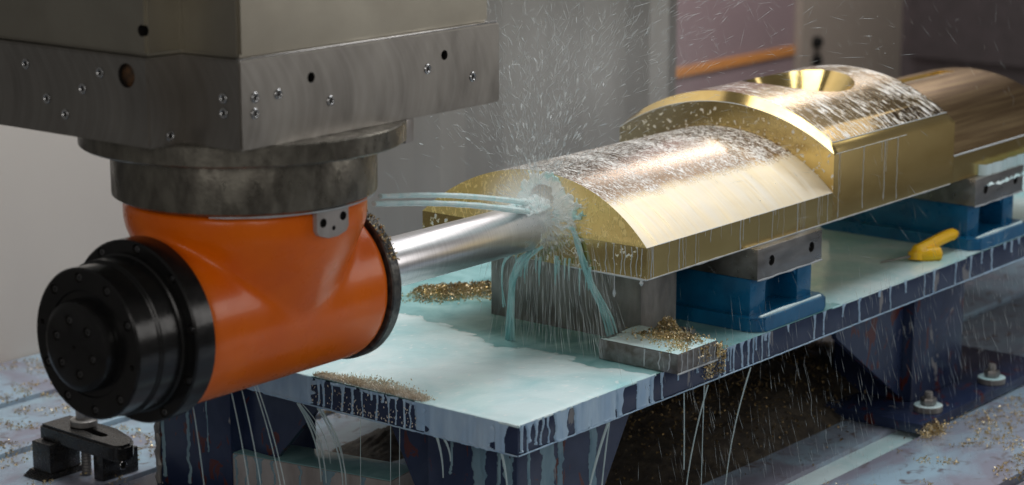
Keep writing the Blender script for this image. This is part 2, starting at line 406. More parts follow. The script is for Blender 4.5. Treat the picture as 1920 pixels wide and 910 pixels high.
# right-hand anchor studs
def hexprism(bm, o, r, z0, z1, seg=6):
    return lathe([(z0, 0), (z0, r * .97), (z0 + .002, r), (z1 - .002, r), (z1, r * .93), (z1, 0)], o, (0, 0, 1), seg, bm)
for (x, y, lb) in ((1.706, -.011, 'hex nut on a coated washer at the near end of the foot plate'), (2.048, -.02, 'hex nut on a coated washer at the far end of the foot plate')):
    zt = BZ + .03
    e = empty('anchor_nut', (x, y, zt), lb, 'nut', 'anchor nuts on the table foot')
    obj('washer', lathe([(0, .012), (0, .036), (.002, .0375), (.014, .0375), (.016, .036), (.016, .012)], (x, y, zt), (0, 0, 1), 36), 'rawsteel', e)
    obj('coolant_ring', lathe([(.0162, .018), (.0175, .034), (.0162, .0372)], (x, y, zt), (0, 0, 1), 30), 'milk', e)
    obj('nut', hexprism(None, (x, y, zt), .021, .018, .036), 'bar', e)
    obj('stud', lathe([(.03, .0115), (.036, .0115), (.0375, .0105), (.039, .0115), (.0405, .0105), (.042, .0115), (.0435, .0105), (.045, .0115), (.0465, .0105), (.05, .0105), (.052, .009), (.052, 0)], (x, y, zt), (0, 0, 1), 20), 'rawsteel', e)

# ------------------------------------------------------------------ blocks on table and bed
tag(obj('support_block', box(.66, .80, .17, .606, 0, .1965, .002), 'rawsteel'), 'raw grey steel block standing under the front end of the brass', 'steel block')
tag(obj('flat_block', box(.498, .652, -.042, .168, .0035, .048, .002), 'flatsteel'), 'flat steel block with chips overhanging the table edge', 'steel block')
tag(obj('small_block', box(.70, .755, .085, .125, .003, .032, .002), 'flatsteel'), 'small dark steel block half buried in chips behind the flat block', 'steel block')
a = math.atan2(.899 - .465, .061 - .139)
cx, cy = .157, .693; cxb, cyb, a_blk = cx, cy, a
tag(obj('ground_block', box(cx - .2205, cx + .2205, cy - .0575, cy + .0575, BZ + .001, -.25, .003, rot=(cx, cy, a)), 'palesteel'),
    'long machined steel block on the bed below the table front edge', 'steel block')
bm = box(cx - .218, cx + .218, cy - .055, cy + .055, -.2498, -.248, .0008, rot=(cx, cy, a))
tag(obj('ground_block_film', bm, 'pool'), 'teal coolant film on the machined block under the table front', 'coolant', kind='stuff')
tag(obj('jack_knob', lathe([(0, .022), (.02, .022), (.022, .03), (.05, .032), (.058, .026), (.06, 0)], (.95, .80, .003), (0, 0, 1), 24), 'black'),
    'black round jack screw head on the table behind the tool bar', 'jack screw')

# ------------------------------------------------------------------ blue risers with clamping bars
def riser(dx, lb, lb2):
    r = empty('riser', (1.05 + dx, .25, 0), lb, 'riser', 'blue cast risers under the brass')
    x0, x1, y0, y1 = .895 + dx, 1.212 + dx, .004, .5
    rr = .03; pts = []
    for (cx, cy, a0) in ((x1 - rr, y0 + rr, -90), (x1 - rr, y1 - rr, 0), (x0 + rr, y1 - rr, 90), (x0 + rr, y0 + rr, 180)):
        for k in range(7): pts.append((cx + rr * cos(R(a0 + k * 15)), cy + rr * sin(R(a0 + k * 15))))
    obj('base', prism(pts, .003, .036, bev=.005), 'blue', r)
    obj('column', box(.918 + dx, .985 + dx, .045, .47, .03, .1215, .005), 'blue', r)
    obj('column', box(1.125 + dx, 1.190 + dx, .045, .47, .03, .1215, .005), 'blue', r)
    obj('web', box(.98 + dx, 1.13 + dx, .11, .45, .03, .118), 'blue', r)
    for s, xc in ((1, .984 + dx), (-1, 1.126 + dx)):
        bm = bmesh.new()
        p = [(xc, .1212), (xc + s * .02, .1212), (xc + s * .012, .104), (xc, .09)]
        lo = [bm.verts.new((u, .05, z)) for u, z in p]; hi = [bm.verts.new((u, .11, z)) for u, z in p]
        bm.faces.new(lo); bm.faces.new(hi[::-1])
        for i in range(4): bm.faces.new((lo[i], hi[i], hi[(i + 1) % 4], lo[(i + 1) % 4]))
        bmesh.ops.recalc_face_normals(bm, faces=bm.faces)
        obj('fillet_rib', bm, 'blue', r)
    obj('rim_coolant', tube([(x0 + .02, y0 + .012, .0365), (x0 + .12, y0 + .011, .0368), (x0 + .2, y0 + .012, .0366), (x1 - .03, y0 + .012, .0365)], [.004, .007, .0035, .005], 6), 'milk', r)
    b = empty('clamping_bar', (1.06 + dx, .25, .122), lb2, 'steel bar', 'machined bars lying on the risers')
    o = obj('bar', box(.915 + dx, 1.200 + dx, .025, .48, .122, .195, .0015), ['bar', 'dark'], b)
    cut = bmesh.new()
    for hx in (.975, 1.152): cyl(cut, (hx + dx, .025, .160), (0, 1, 0), .0125, -.01, .018)
    boolean(o, cut)
    for hx in (.975, 1.152):
        obj('socket_screw', lathe([(0, .011), (-.009, .011), (-.010, .0095), (-.010, .0055), (-.003, .0055), (-.003, 0)], (hx + dx, .042, .160), (0, 1, 0), 18), 'edge', b)
    obj('edge_coolant', tube([(.916 + dx + k * .0284, .0245, .1215 - .0008 * (k % 3)) for k in range(11)], [.0018 + .0012 * ((k * 7) % 4) / 4 for k in range(11)], 6), 'white', b)
riser(0, 'blue cast riser below the drilled bar at the table edge', 'machined bar with two socket screws on the near riser')
riser(1.075, 'blue cast riser at the right frame edge behind the yellow pliers', 'machined bar on the far riser under the rear brass')

# ------------------------------------------------------------------ brass workpiece
BX0, BX2, BX3, BX4 = .508, 1.287, 1.905, 2.6
Y0, Y1, ZB = .05, .687, .197
YC, HALF = (Y0 + Y1) / 2, (Y1 - Y0) / 2
bw = empty('brass_workpiece', (1.6, YC, ZB), 'large machined brass part with arched steps being milled at its end', 'brass part')
def arc(half, zs, zap, n=48):
    s = zap - zs; r = (half * half + s * s) / (2 * s); zc = zap - r; a = math.asin(half / r)
    return [(YC + r * sin(-a + 2 * a * k / n), zc + r * cos(-a + 2 * a * k / n)) for k in range(n + 1)]
A1 = arc(HALF, .267, .396)
def section(name, xa, xb, slope_front, arch_mat, end_mat, nx=2):
    bm = bmesh.new()
    sl = math.tan(R(10.5)) if slope_front else 0
    lowA = [bm.verts.new((xa, Y0, ZB)), bm.verts.new((xa, Y1, ZB))]
    lowB = [bm.verts.new((xb, Y0, ZB)), bm.verts.new((xb, Y1, ZB))]
    ar = [bm.verts.new((xa + (z - .267) * sl, y, z)) for y, z in A1]; br = [bm.verts.new((xb, y, z)) for y, z in A1]
    n = len(A1)
    def F(vs, mi): f = bm.faces.new(vs); f.material_index = mi
    F([lowA[0], lowA[1], ar[-1], ar[0]], 3); F(ar[::-1], 2)
    F([lowB[1], lowB[0]] + br, 0)
    F([lowA[0], ar[0], br[0], lowB[0]], 0); F([lowA[1], lowB[1], br[-1], ar[-1]], 0); F([lowA[0], lowB[0], lowB[1], lowA[1]], 0)
    for i in range(n - 1): F([ar[i], ar[i + 1], br[i + 1], br[i]], 1)
    bmesh.ops.recalc_face_normals(bm, faces=bm.faces)
    return obj(name, bm, ['brass', arch_mat, end_mat, 'brass_spot'], bw, sharp=12)
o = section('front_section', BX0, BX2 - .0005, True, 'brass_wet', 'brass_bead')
cut = bmesh.new()
lathe([(-.02, 0), (-.02, .036), (.05, .036), (.055, .03), (.055, 0)], (BX0, .347, .338), (1, 0, 0), 28, cut)
boolean(o, cut)
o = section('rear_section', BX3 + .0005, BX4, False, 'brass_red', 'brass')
cut = bmesh.new(); bx(cut, 1.93, 2.52, .372, .425, .378, .46, .003); boolean(o, cut)
obj('keyway_coolant', box(1.935, 2.515, .3735, .387, .381, .3935, .003), 'white', bw)
# middle: a wider arch with chamfered rims
bm = bmesh.new(); C = .02
inner = [(Y0, ZB), (Y0, .359)] + arc(HALF - .0005, .361, .457) + [(Y1, .359), (Y1, ZB)]
outer = [(Y0, ZB), (Y0, .361)] + arc(HALF - .018, .386, .482) + [(Y1, .361), (Y1, ZB)]
rings = [[bm.verts.new((x, y, z)) for y, z in pr] for x, pr in ((BX2, inner), (BX2 + C, outer), (BX3 - C, outer), (BX3, inner))]
n = len(inner)
bm.faces.new(rings[0]).material_index = 2; bm.faces.new(rings[3][::-1]).material_index = 2
for r in range(3):
    for i in range(n):
        j = (i + 1) % n
        f = bm.faces.new((rings[r][i], rings[r + 1][i], rings[r + 1][j], rings[r][j]))
        f.material_index = 1 if (2 <= i <= n - 4 and r == 1) else (3 if (1 <= i <= n - 3 and r != 1) else 0)
bmesh.ops.recalc_face_normals(bm, faces=bm.faces)
o = obj('middle_section', bm, ['brass', 'brass_streak', 'brass_spot', 'brass_bright'], bw, sharp=12)
cut = lathe([(-.2, 0), (-.2, .085), (-.085, .085), (-.083, .095), (.006, .158), (.03, .176), (.03, 0)], (1.625, .36, .478), (0, 0, 1), 72)
for f in cut.faces: f.material_index = 3
boolean(o, cut)

# ------------------------------------------------------------------ spindle ram with its plate and flanges
rm = empty('spindle_ram', (-.396, .345, .497), 'grey steel machine ram with drilled plate above the orange head', 'machine ram')
XL, XN, YR, YN = -.732, -.650, .092, .234
def Lpoly(d, xr, yb): return [(XL + d, yb), (XL + d, YN + d), (XN + d, YN + d), (XN + d, YR + d), (xr, YR + d), (xr, yb)]
plate = obj('mounting_plate', prism(Lpoly(0, .059, 1.2), .637, .794, bev=.003), ['plate', 'dark'], rm)
cut = bmesh.new()
for x, z in ((-.474, .746), (-.109, .747)): cyl(cut, (x, YR, z), (0, 1, 0), .0095, -.01, .03)
cyl(cut, (XL, .287, .761), (1, 0, 0), .0215, -.01, .02)
boolean(plate, cut)
ramo = obj('ram_body', prism(Lpoly(.014, .042, 1.17), .7952, 1.9, bev=.006), ['ram', 'dark'], rm)
cut = bmesh.new(); cyl(cut, (XL + .014, .259, .840), (1, 0, 0), .0105, -.01, .03); boolean(ramo, cut)
obj('rusty_plug', lathe([(.004, 0), (.004, .012), (.009, .0215), (.015, .0215)], (XL, .287, .761), (1, 0, 0), 20), 'rust', plate)
obj('ledge_highlight', box(-.646, .055, YR + .003, YR + .0138, .7942, .7964, .0008), 'edge', plate)  # bright strip added as the highlight along the plate ledge
def screw_mesh(r=.0095):
    bm = lathe([(-.0012, r), (-.0022, r * .9), (-.0022, r * .62), (-.0006, r * .5), (-.0006, 0)], (0, 0, 0), (1, 0, 0), 18, midx=[0, 0, 0, 1])
    me = bpy.data.meshes.new('plug_screw'); bm.to_mesh(me); bm.free()
    for m in ('edge', 'dark'): me.materials.append(MT[m])
    finish(me); return me
sm = screw_mesh()
def plug(x, y, z, facing):
    s = bpy.data.objects.new('plug_screw', sm); COL.objects.link(s); s.parent = plate
    s.location = Vector((x, y, z)) - wloc(plate); s.rotation_euler = (0, 0, 0 if facing == 'x' else pi / 2)
for y, z in ((.558, .758), (.356, .760), (.404, .727), (.503, .700), (.454, .676)): plug(XL, y, z, 'x')
plug(-.683, YN, .654, 'y')
for z in (.726, .700): plug(XN, .1335, z, 'x')
for x, z in ((-.614, .727), (-.615, .699), (-.557, .726), (-.425, .698), (-.158, .726), (-.025, .696)): plug(x, YR, z, 'y')
AXV = (-.396, .345)
obj('upper_flange', lathe([(.5975, 0), (.5975, .304), (.6005, .308), (.634, .308), (.6365, .306), (.6365, 0)], (*AXV, 0), (0, 0, 1), 96), 'flange', rm)
obj('lower_flange', lathe([(.497, 0), (.497, .240), (.503, .25), (.510, .2505), (.585, .2505), (.5968, .247), (.5968, 0)], (*AXV, 0), (0, 0, 1), 96), 'flange', rm)
obj('locating_lug', box(-.222, -.190, .098, .128, .590, .6365, .004, rot=(-.205, .113, .2)), 'palesteel', rm)
obj('lip_coolant', tube([(AXV[0] + .246 * cos(R(k)), AXV[1] + .246 * sin(R(k)), .4965) for k in range(-150, 10, 8)], [.0012 + .0014 * ((k * 3) % 5) / 5 for k in range(20)], 6), 'white', rm)

# ------------------------------------------------------------------ orange right-angle head
AY, AZ = .345, .282
ah = empty('angle_head', (-.396, AY, AZ - .16), 'glossy orange right-angle milling head with black bolted end cap', 'milling head')
bm = bmesh.new()
lathe([(-.648, 0), (-.648, .157), (-.64, .159), (-.17, .159), (-.162, .156), (-.162, 0)], (0, AY, AZ), (1, 0, 0), 96, bm)
lathe([(.20, 0), (.20, .13), (.25, .145), (.282, .158), (.33, .180), (.39, .208), (.440, .2275), (.452, .2305), (.4955, .231), (.4955, 0)], (*AXV, 0), (0, 0, 1), 96, bm)
hs = obj('housing', bm, 'orange', ah)
md = hs.modifiers.new('r', 'REMESH'); md.mode = 'VOXEL'; md.voxel_size = .005
ms = hs.modifiers.new('s', 'SMOOTH'); ms.factor = .5; ms.iterations = 45
bake(hs)
hs.data.polygons.foreach_set('use_smooth', [True] * len(hs.data.polygons))
hs.data.materials.clear(); hs.data.materials.append(MT['orange'])
at = hs.data.attributes.get('sharp_edge')
if at: hs.data.attributes.remove(at)
# black cap stack
cap = obj('end_cap', lathe([(-.692, 0), (-.692, .147), (-.700, .147), (-.7025, .1435), (-.745, .1435), (-.747, .141), (-.750, .141), (-.752, .1385), (-.795, .1385), (-.7985, .135),
      (-.7985, .098), (-.7955, .096), (-.7955, .0845), (-.816, .0835), (-.8225, .081), (-.8265, .0735), (-.8275, .069), (-.8275, 0)][::-1], (0, AY, AZ), (1, 0, 0), 96), ['black', 'dark'], ah)
fl = obj('bolted_flange', lathe([(-.646, 0), (-.646, .17), (-.687, .17), (-.691, .1665), (-.691, .0)][::-1], (0, AY, AZ), (1, 0, 0), 96), ['black', 'dark'], ah)
def ringpos(r, n, a0=0): return [(AY + r * cos(R(a0 + k * 360 / n)), AZ + r * sin(R(a0 + k * 360 / n))) for k in range(n)]
pc, ph, pf = ringpos(.1205, 10, 11), ringpos(.049, 6, 17), ringpos(.1575, 10, 25)
cut = bmesh.new()
for k, (y, z) in enumerate(pc): cyl(cut, (-.7985, y, z), (1, 0, 0), .0095 if k % 5 else .0055, -.01, .012, 18)
for y, z in ph: cyl(cut, (-.8275, y, z), (1, 0, 0), .0092, -.01, .01, 18)
cyl(cut, (-.8275, AY, AZ), (1, 0, 0), .004, -.01, .008, 12)
boolean(cap, cut)
cut = bmesh.new()
for y, z in pf: cyl(cut, (-.691, y, z), (1, 0, 0), .0098, -.01, .012, 18)
boolean(fl, cut)
sk = obj('cap_screw', lathe([(.0115, .0066), (.0040, .0066), (.0026, .0056), (.0026, .0042), (.0085, .0040), (.0085, 0)], (0, 0, 0), (1, 0, 0), 12), 'blackscrew', ah, origin=(0, 0, 0))
sk.location = Vector((-.7985, *pc[1])) - wloc(ah)
for k, (y, z) in enumerate(pc):
    if k % 5 and k != 1: copy_mesh(sk, 'cap_screw', (-.7985, y, z), ah)
for y, z in ph: copy_mesh(sk, 'cap_screw', (-.8275, y, z), ah)
for y, z in pf: copy_mesh(sk, 'cap_screw', (-.691, y, z), ah)
rg = obj('nose_ring', lathe([(-.1625, 0), (-.1625, .161), (-.160, .1645), (-.139, .1645), (-.136, .1615), (-.136, 0)], (0, AY, AZ), (1, 0, 0), 96), 'ring', ah)
# bracket on the neck
ang = R(-93); nx, ny = cos(ang), sin(ang); tx, ty = -ny, nx
pp = [(-.040, .0), (-.040, -.036), (-.034, -.045), (-.012, -.052), (.012, -.052), (.034, -.045), (.040, -.036), (.040, .0)]
bm = bmesh.new(); base = Vector((AXV[0] + .228 * nx, AXV[1] + .228 * ny, .4945)); rows = []
for d in (0, .010): rows.append([bm.verts.new(base + Vector((nx * d + tx * u, ny * d + ty * u, v))) for u, v in pp])
bm.faces.new(rows[1]); bm.faces.new(rows[0][::-1])
for i in range(8): bm.faces.new((rows[0][i], rows[0][(i + 1) % 8], rows[1][(i + 1) % 8], rows[1][i]))
bmesh.ops.recalc_face_normals(bm, faces=bm.faces)
br = obj('bracket', bm, ['palesteel', 'dark'], ah)
cut = bmesh.new()
for u, v, r in ((-.024, -.022, .0085), (.026, -.016, .0085), (.002, -.035, .0045)):
    cyl(cut, base + Vector((tx * u, ty * u, v)), (nx, ny, 0), r, .003, .02, 16)
boolean(br, cut)

# ------------------------------------------------------------------ cutting tool
tl = empty('tool_bar', (.15, AY, AZ - .05), 'bright round steel tool bar boring into the brass end', 'cutting tool')
obj('shank', lathe([(-.1355, 0), (-.1355, .0525), (.452, .0525), (.456, .050), (.456, 0)][::1], (0, AY, AZ), (1, 0, 0), 80), 'tool', tl)
bm = lathe([(.4565, 0), (.4565, .044), (.50, .043), (.506, .038), (.506, 0)], (0, AY, AZ + .0), (1, 0, 0), 48)
obj('cutter_body', bm, 'tool', tl)
for k in range(4):
    a = R(45 + k * 90)
    obj('cutter_insert', box(.485, .507, AY + .04 * cos(a) - .007, AY + .04 * cos(a) + .007, AZ + .04 * sin(a) - .006, AZ + .04 * sin(a) + .006, .0012), 'edge', tl)

# ------------------------------------------------------------------ strap clamp on the bed, left
sc = empty('strap_clamp', (.03, 1.36, -.31), 'black forged strap clamp with nut under the black end cap', 'clamp')
pts = [(-.012, 1.468), (-.012, 1.275), (.010, 1.222), (.030, 1.212), (.058, 1.212), (.082, 1.235), (.086, 1.30), (.086, 1.468)]
st = obj('strap', prism(pts, -.315, -.275, bev=.006), ['strap', 'dark'], sc)
for v in st.data.vertices:
    wy = v.co.y + sc.location.y; k = max(0, (1.40 - wy)) / .19
    v.co.z -= .006 * k + (.012 * max(0, (1.27 - wy) / .06) if v.co.z + sc.location.z > -.30 - .03 * k else 0)
cut = bmesh.new(); bx(cut, .026, .056, 1.29, 1.36, -.5, -.1, .012)
boolean(st, cut)
obj('washer', lathe([(-.2755, .014), (-.2755, .031), (-.2735, .033), (-.261, .033), (-.259, .031), (-.259, .014)], (.050, 1.375, 0), (0, 0, 1), 36), 'rawsteel', sc)
obj('nut', hexprism(None, (.05, 1.375, 0), .02, -.2588, -.236), 'bar', sc)
prof = []
for k in range(44): prof.append((-.398 + k * .0038, .0125 if k % 2 else .0112))
obj('stud', lathe([(-.399, 0)] + prof + [(-.233, 0)], (.05, 1.372, 0), (0, 0, 1), 18), 'rawsteel', sc)
tag(obj('packing_block', box(-.034, .060, 1.405, 1.47, -.385, -.312, .003), 'strap'), 'tall black packing block under the strap clamp heel', 'steel block')
bm = bmesh.new()
for k in range(6): bx(bm, -.055 + .004 * k, .065, 1.402 - .0, 1.482, BZ + .001 + k * .0023, BZ + .001 + (k + 1) * .0023)
tag(obj('step_plate', bm, 'strap'), 'thin serrated black step plate under the packing block', 'step block')
db = obj('drilled_block', box(.036, .148, 1.296, 1.330, BZ + .001, -.3375, .002), ['strap', 'dark'])
cut = bmesh.new(); cyl(cut, (.10, 1.296, -.374), (0, 1, 0), .009, -.01, .05, 18); boolean(db, cut)
ring_ = obj('hole_rim', lathe([(0, .009), (-.001, .0108), (0, .0115)], (.10, 1.2955, -.374), (0, 1, 0), 20), 'edge', db)
tag(db, 'small black drilled block under the strap clamp nose', 'steel block')

# ------------------------------------------------------------------ yellow pliers
pk2 = empty('pliers', (1.85, .10, 0), 'pair of yellow handled pliers lying on the wet table', 'pliers')
def smooth_path(pts, n=6):
    out = []
    P = [Vector(p) for p in pts]; P = [P[0]] + P + [P[-1]]
    for i in range(1, len(P) - 2):
        for k in range(n):
            t = k / n; a, b, c, d = P[i - 1], P[i], P[i + 1], P[i + 2]
            out.append(.5 * ((2 * b) + (c - a) * t + (2 * a - 5 * b + 4 * c - d) * t * t + (3 * b - 3 * c + d - a) * t ** 3))
    out.append(P[-2]); return out
def grip(pts, r):
    p = smooth_path(pts, 7); n = len(p)
    rr = [r * min(1, (.35 + 2.2 * min(k, n - 1 - k) / n * 2.2)) for k in range(n)]
    return tube(p, rr, 12)
obj('handle', grip([(1.775, .092, .026), (1.80, .080, .032), (1.86, .073, .041), (1.92, .066, .049), (1.965, .060, .050)], .0165), 'yellow', pk2)
obj('handle', grip([(1.79, .085, .018), (1.805, .065, .019), (1.822, .050, .020), (1.838, .040, .020)], .0195), 'yellow', pk2)
obj('pivot', lathe([(0, 0), (0, .02), (.02, .02), (.022, .017), (.022, 0)], (1.782, .084, .006), (.2, .1, 1), 20), 'yellow', pk2)
obj('jaw', tube([(1.775, .088, .017), (1.735, .112, .013), (1.69, .136, .008)], [.005, .003, .0018], 8), 'rawsteel', pk2)

# ------------------------------------------------------------------ coolant on the table
def ns(x, y, z=0): return noise.noise(Vector((x, y, z)))
def film_sheet(name, inside, x0, x1, y0, y1, step, z0, h, m, label):
    """irregular liquid sheet: grid cells inside the outline, thinning to the edge"""
    bm = bmesh.new(); V = {}
    nx, ny = int((x1 - x0) / step), int((y1 - y0) / step)
    def d(i, j): return inside(x0 + i * step, y0 + j * step)
    for i in range(nx):
        for j in range(ny):
            if all(d(a, b) > -step for a, b in ((i, j), (i + 1, j), (i + 1, j + 1), (i, j + 1))):
                q = []
                for a, b in ((i, j), (i + 1, j), (i + 1, j + 1), (i, j + 1)):
                    if (a, b) not in V:
                        k = max(0, min(1, d(a, b) / .012)); x, y = x0 + a * step, y0 + b * step
                        V[a, b] = bm.verts.new((x, y, z0 + h * (k ** .5) * (1 + .25 * ns(x * 22, y * 22)) if k > 0 else z0))
                    q.append(V[a, b])
                bm.faces.new(q)
    return tag(obj(name, bm, m), label, 'coolant', kind='stuff')
film_sheet('coolant_film', lambda x, y: min(x - .0, 3.3 - x, y - .0, 1.19 - y) + .002, .001, 3.3, .001, 1.19, .0199, .0005, .0016, 'pool', 'thin teal coolant film over the whole table top')
edge_pts = [(-.1, .478), (0, .467), (.08, .451), (.151, .434), (.245, .474), (.336, .472), (.41, .44), (.528, .485), (.626, .505), (.745, .53), (.9, .50), (1.3, .40)]  # milky sheet ends where the brass shadow begins; shade partly in the teal
def edge_x(y):
    for (a, xa), (b, xb) in zip(edge_pts, edge_pts[1:]):
        if a <= y <= b:
            t = (y - a) / (b - a); t = t * t * (3 - 2 * t); return xa + (xb - xa) * t
    return .4
film_sheet('coolant_foam_sheet', lambda x, y: min(x + .0, y + .0, edge_x(y) - x + .018 * ns(x * 30, y * 30, 3) + .008 * ns(x * 90, y * 90, 5)) + .001, .0015, .58, .0015, 1.18, .006, .0022, .0028, 'milk', 'white milky coolant sheet covering the front of the table')
film_sheet('coolant_film_rear', lambda x, y: min(x - 1.27 + .05 * ns(x * 6, y * 6), 3.2 - x, y, .95 - y) + .001, 1.2, 3.2, .002, .95, .012, .0022, .0016, 'milk', 'pale coolant sheet on the table around the pliers')

# drapes and runs on vertical faces
class Face:
    def __init__(s, P, T, Nn): s.P, s.T, s.N = Vector(P), Vector(T), Vector(Nn)
    def at(s, t, z, off): return s.P + s.T * t + Vector((0, 0, z)) + s.N * off
def sheet(bm, F, t0, t1, top, bot, thick=.0026, nt_=None, nz=7):
    n = nt_ or max(3, int((t1 - t0) / .004)); g = []
    for i in range(n + 1):
        t = t0 + (t1 - t0) * i / n; b = bot(t); row = []
        for k in range(nz + 1):
            s = k / nz; z = top + (b - top) * s
            e = min(1, i / 1.5, (n - i) / 1.5); eb = 1.5 if s > .8 and s < .99 else 1
            if s >= .999: eb = 0
            row.append(bm.verts.new(F.at(t, z, .0004 + thick * e * eb * (1 + .35 * ns(t * 45, z * 12, 2)))))
        g.append(row)
    for i in range(n):
        for k in range(nz): bm.faces.new((g[i][k], g[i][k + 1], g[i + 1][k + 1], g[i + 1][k]))
def run(bm, F, t, top, length, wd=.002, wig=.004, seed=0, drop=True, n=None):
    n = n or max(5, int(length / .006)); rows = []
    for i in range(n + 1):
        s = i / n; z = top - length * s
        tt = t + wig * (ns(z * 28, seed * 3.1, 1.7) + .5 * ns(z * 75, seed * 1.3, 4.2)) * min(1, s * 3)
        w_ = wd * (.75 + .5 * abs(ns(z * 60, seed, 9))) * (1.25 if s < .06 else 1)
        if drop and s > .9: w_ *= 1.45
        if i == n: w_ *= .3
        rows.append([bm.verts.new(F.at(tt + w_ * a, z, .0003 + w_ * h)) for a, h in ((-1, 0), (-.7, .55), (0, .8), (.7, .55), (1, 0))])
    for i in range(n):
        for k in range(4): bm.faces.new((rows[i][k], rows[i + 1][k], rows[i + 1][k + 1], rows[i][k + 1]))
front = Face((0, 0, 0), (0, 1, 0), (-1, 0, 0)); right = Face((0, 0, 0), (1, 0, 0), (0, -1, 0))
def drape(bm, F, t0, t1, zt, zb, runs, cell=.0016, hmax=.0042):
    """coolant on a vertical face: runs = (t, flare, width, length, wiggle, seed); wide ones are sheets"""
    nx, nz = int((t1 - t0) / cell), int((zt - zb) / cell); H = {}
    for (t, flare, wd, L, wig, sd) in runs:
        for k in range(nz + 1):
            z = zt - k * cell; dep = zt - z
            if dep > L: break
            c = t + wig * (ns(z * 30, sd * 3.1, 1.7) + .4 * ns(z * 80, sd, 4.2)) * min(1, dep / .01)
            hw = wd * (1 + .3 * ns(z * 50, sd, 9)) + flare * math.exp(-dep / .009)
            if wd < .008 and L - dep < .007: hw = (wd * 1.5) * max(.25, 1 - max(0, .0025 - (L - dep)) / .0025)
            a, b = int((c - hw - t0) / cell), int((c + hw - t0) / cell) + 1
            for i in range(max(0, a), min(nx, b) + 1):
                u = t0 + i * cell; edge = hw - abs(u - c)
                if edge > -cell:
                    Lw = L if wd < .008 else L + .004 * ns(u * 45, sd) + .0025 * ns(u * 110, sd + 5)
                    if dep > Lw: continue
                    q = max(0, min(1, edge / .0035)); v = min(1, (Lw - dep) / .003)
                    h = hmax * math.sqrt(q) * math.sqrt(max(0, v)) * (.7 + .75 * ns(u * 38, sd + .5, z * 6) + .3 * ns(u * 100, sd, z * 9)) * (1.35 if Lw - dep < .007 else 1)
                    H[i, k] = max(H.get((i, k), -1), h)
    V = {}
    for (i, k) in list(H):
        q = [(i, k), (i, k + 1), (i + 1, k + 1), (i + 1, k)]
        if all(x in H for x in q):
            for x in q:
                if x not in V: V[x] = bm.verts.new(F.at(t0 + x[0] * cell, zt - x[1] * cell, .0004 + max(0, H[x])))
            bm.faces.new([V[x] for x in q])
bm = bmesh.new()
fr = [(.90, .01, .325, .064, 0, 1), (.572, .012, .004, .064, .003, 2), (.582, .0, .014, .062, 0, 7), (.256, .004, .012, .060, 0, 8), (.152, .02, .098, .066, 0, 3), (.266, .012, .004, .058, .006, 4),
      (.045, .02, .012, .064, .004, 6)]
tt = .285; k = 0
while tt < .555:
    fl = rnd.choice((.002, .003, .005, .010)); wd_ = rnd.choice((.0009, .0012, .0017, .0024))
    fr.append((tt, fl, wd_, rnd.choice((.022, .04, .062, .063, .064, .064)), rnd.uniform(.002, .008), 10 + k))
    if fl > .01 and rnd.random() < .7: fr.append((tt + rnd.uniform(-.008, .008), .006, .0016, .063, .009, 60 + k))
    tt += rnd.uniform(.014, .034); k += 1
for q in range(6): fr.append((.29 + q * .04 + rnd.uniform(-.01, .01), .0, .010 + .006 * rnd.random(), .005 + .004 * rnd.random(), 0, 90 + q))
drape(bm, front, .004, 1.19, .003, -.068, fr)
rr_ = [(.012, .006, .003, .06, .004, 1), (.034, .016, .004, .045, .008, 2), (.031, .004, .002, .064, .006, 3), (.062, .014, .0025, .055, .014, 4), (.078, .003, .002, .06, .012, 5), (.098, .004, .002, .062, .008, 6),
       (.142, .012, .020, .068, .002, 7), (.215, .012, .028, .064, 0, 8), (.285, .008, .045, .065, 0, 9), (.345, .012, .010, .064, .004, 10), (.43, .006, .022, .064, .004, 11), (.462, .004, .006, .066, .004, 12)]
tt = .5
while tt < 3.2:
    rr_.append((tt, rnd.choice((.002, .005, .009)), rnd.choice((.0012, .0018, .0026)), rnd.choice((.02, .035, .062, .063, .064)), rnd.uniform(.001, .007), 20 + tt * 10))
    tt += rnd.uniform(.010, .035) if .64 < tt < .92 else rnd.uniform(.03, .12)
drape(bm, right, .004, 3.2, .003, -.068, rr_)
# bead along the lower right edge
pts = [(x * .02, -.002, -.0605 - .0015 * abs(ns(x * .5, 7))) for x in range(0, 160)]
tube(pts, [.0016 + .0016 * abs(ns(x * .37, 3)) for x in range(0, 160)], 6, bm)
pts = [(-.002, y * .012, -.0605 - .0015 * abs(ns(y * .5, 2))) for y in range(0, 60)]
tube(pts, [.0014 + .0018 * abs(ns(y * .41, 5)) for y in range(0, 60)], 6, bm)
tag(obj('table_edge_drips', bm, 'drip'), 'blue white coolant drips running down the table edges', 'coolant', kind='stuff')
bm = bmesh.new()
lf = Face((.06, 0, 0), (0, 1, 0), (-1, 0, 0)); lr = Face((0, .05, 0), (1, 0, 0), (0, -1, 0))
drape(bm, lf, .05, .285, -.062, -.36, [(.15, .01, .012, .13, .012, 1), (.135, .004, .006, .20, .014, 2), (.10, .004, .004, .16, .01, 3), (.075, .004, .009, .24, .012, 4), (.065, .003, .003, .28, .01, 5), (.225, .002, .0025, .10, .006, 6)], .002, .0022)
drape(bm, lr, .065, .335, -.062, -.36, [(.16, .02, .022, .27, .012, 7), (.205, .01, .008, .22, .012, 8), (.10, .004, .004, .18, .01, 9), (.318, .006, .012, .28, .006, 10)], .002, .0022)
drape(bm, lf, .885, 1.118, -.062, -.36, [(1.105, .004, .005, .29, .006, 11), (1.02, .003, .004, .29, .008, 12), (.955, .002, .0015, .2, .004, 13)], .002, .0022)
ca, sa = cos(a_blk), sin(a_blk)
gF = Face((cxb - sa * -.0575 * -1, cyb + ca * -.0575 * -1, -.25), (ca, sa, 0), (-sa, ca, 0))
